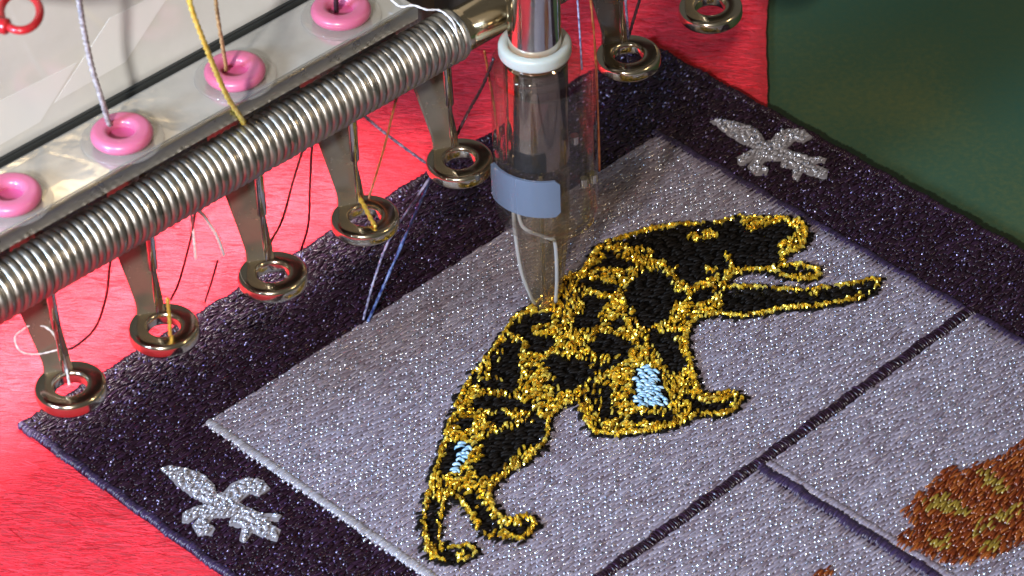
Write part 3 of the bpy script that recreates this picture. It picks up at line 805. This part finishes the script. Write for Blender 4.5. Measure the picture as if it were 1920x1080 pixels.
# tinted plate curved round the front
bm = bmesh.new(); seg = 18; grid = []
for i in range(seg+1):
    k = i/seg; a = math.radians(-163+88*k)
    cr = 0.8*(max(0, (abs(k-.5)-.44)/.06))**2
    col_ = []
    for (rr, z) in ((9.3, 27.2+cr), (9.3, 34.6-cr), (8.85, 34.6-cr), (8.85, 27.2+cr)):
        col_.append(bm.verts.new((TO[0]+rr*math.cos(a)-0.3, TO[1]+rr*math.sin(a), z)))
    grid.append(col_)
for a, b in zip(grid, grid[1:]):
    for k in range(4): bm.faces.new((a[k], a[(k+1) % 4], b[(k+1) % 4], b[k]))
bm.faces.new(grid[0]); bm.faces.new(grid[-1]); bmesh.ops.recalc_face_normals(bm, faces=bm.faces)
bm_obj('tinted_plate', bm, M_BLUEP, foot, autos=0.5)

# ------------------------------------------------------------------ threads
def thread(label, pts, rad, m_, name='thread', group=None, ply=True):
    o = tube(name, [at(*p) for p in pts], rad, m_, None, 9, 12, twist=5.0 if ply else 0, lobes=2 if ply else 0)
    return tag(o, label, 'thread', group)
thread('grey thread dropping into the pink eyelet next to the corner of the white panel', [(147, -20, 100), (150, 10, 96), (158, 60, 90), (172, 125, 82), (190, 185, 75), (204, 232, 68.5), (207, 246, 66.6)], 0.42, T_GREY)
thread('shiny yellow thread passing in front of a pink eyelet to the spring', [(350, -20, 98), (362, 25, 94), (385, 85, 87), (405, 135, 80), (428, 185, 72), (452, 222, 64), (459, 236, 61)], 0.40, T_GOLD)
thread('brown thread entering the pink eyelet crossed by yellow thread', [(402, -20, 92), (408, 30, 86), (416, 80, 77), (423, 120, 70), (424, 134, 66.6)], 0.30, T_BROWN)
thread('black thread standing in the pink eyelet at the end of the guide plate', [(628, -25, 76), (630, 0, 71), (631, 22, 66.6)], 0.38, T_BLACK)
thread('dark blue twisted thread slanting from a ring foot to the lavender panel edge', [(852, 262, 31), (812, 326, 24), (772, 415, 15), (722, 530, 5), (690, 603, 1.7)], 0.25, T_BLUE)
thread('pale violet twisted thread alongside the dark blue one', [(846, 266, 31), (808, 330, 25), (735, 440, 14), (703, 520, 6), (681, 600, 1.7)], 0.21, T_PALE)
thread('thin violet thread stretched from the rail to the ring foot beside the clear foot', [(679, 213, 46), (700, 232, 43), (738, 262, 38), (797, 305, 31)], 0.22, T_PALE)
thread('black thread rising from a ring foot towards the chrome shaft', [(852, 262, 31), (880, 205, 38), (905, 160, 46), (925, 110, 54)], 0.26, T_BLACK)
thread('thin maroon thread crossing the red cloth to a ring foot, kinked halfway', [(578, 250, 48), (565, 290, 43), (548, 345, 38), (530, 410, 33), (507, 455, 31)], 0.20, T_MAROON)
thread('thin maroon thread hanging straight down to the dark patch edge', [(589, 240, 48), (584, 290, 42), (581, 350, 34), (578, 420, 24), (564, 470, 16)], 0.20, T_MAROON)
thread('faint orange thread slanting to the ring foot with a yellow end', [(750, 160, 51), (738, 205, 46), (722, 270, 40), (703, 335, 34), (690, 375, 31)], 0.20, T_ORANGE)
thread('long maroon thread curving across red cloth below the spring', [(210, 465, 49), (205, 505, 44), (198, 560, 36), (178, 615, 30), (140, 650, 27), (118, 655, 26)], 0.20, T_MAROON)
thread('thin maroon thread dropping beside the white thread tuft', [(368, 385, 48), (361, 430, 42), (352, 470, 36), (335, 530, 28), (320, 562, 24)], 0.19, T_MAROON)
thread('pair of reddish threads hanging below the white tuft', [(408, 488, 20), (396, 530, 12), (384, 566, 5)], 0.18, T_MAROON)
thread('frayed white thread end hanging below the spring', [(366, 392, 46), (378, 400, 44), (393, 420, 40), (408, 445, 36), (420, 478, 31)], 0.28, T_WHITE)
thread('short straight white strand beside the frayed white end', [(358, 393, 46), (362, 430, 42), (367, 485, 36)], 0.22, T_WHITE)
thread('pale thread loop wound round a presser foot leg', [(50, 612, 40), (70, 608, 40), (95, 620, 39), (110, 645, 38), (124, 690, 32), (130, 722, 31)], 0.19, T_WHITE)
thread('thin pale loop hanging left of a presser foot leg', [(48, 614, 40), (28, 632, 38), (38, 658, 36), (70, 664, 35), (112, 655, 36)], 0.13, T_WHITE)
thread('short yellow thread end across a ring foot hole', [(672, 368, 33), (682, 385, 32.5), (694, 408, 31.8), (704, 426, 31.4)], 0.36, T_GOLD)
thread('yellow thread hanging down through a brassy ring foot', [(314, 560, 38), (317, 590, 34), (319, 632, 29)], 0.30, T_GOLD)
thread('faint pale thread running up past the white collar', [(1082, -15, 66), (1087, 60, 58), (1091, 130, 50)], 0.16, T_PALE)
thread('fine orange thread hanging beside the clear tube', [(1106, -15, 66), (1115, 80, 54), (1121, 200, 40), (1124, 320, 26)], 0.18, T_ORANGE)
thread('fine pale orange thread between the shaft and the clear tube', [(908, 95, 54), (918, 150, 46), (930, 220, 38), (937, 262, 32)], 0.2, T_ORANGE)
thread('white thread wisp caught over the end of the coil spring', [(728, -6, 67.5), (750, 12, 67), (775, 10, 67), (800, 18, 66), (826, 20, 65), (850, 42, 63.5), (858, 70, 60)], 0.16, T_WHITE)
thread('dark thread slanting down to the ring foot behind the clear foot', [(1202, -10, 44), (1190, 30, 39), (1178, 70, 34)], 0.26, T_BLACK)
thread('violet thread dropping straight to the ring foot behind the clear foot', [(1172, -10, 46), (1175, 30, 40), (1178, 72, 34)], 0.22, T_PALE)

# ------------------------------------------------------------------ red loop by the panel
lp = []
for k in range(41):
    a = 2*math.pi*k/40
    lp.append(at(38+37*math.cos(a), 22+35*math.sin(a), 108))
v, f_ = tube_data(lp, 0.62, 12, cap=False)
loop = thing('red_loop_handle', 'red plastic loop handle in front of the white machine panel', 'handle', at(38, 22, 108))
lo = Vector(at(38, 22, 108))*MM
o = mesh_obj('loop', v, f_, M_REDP, loop); o.location = -lo
o2 = tube('shank', [at(14, 50, 108), at(-20, 42, 108), at(-70, 25, 108)], 1.2, M_REDP, loop); o2.location = -lo
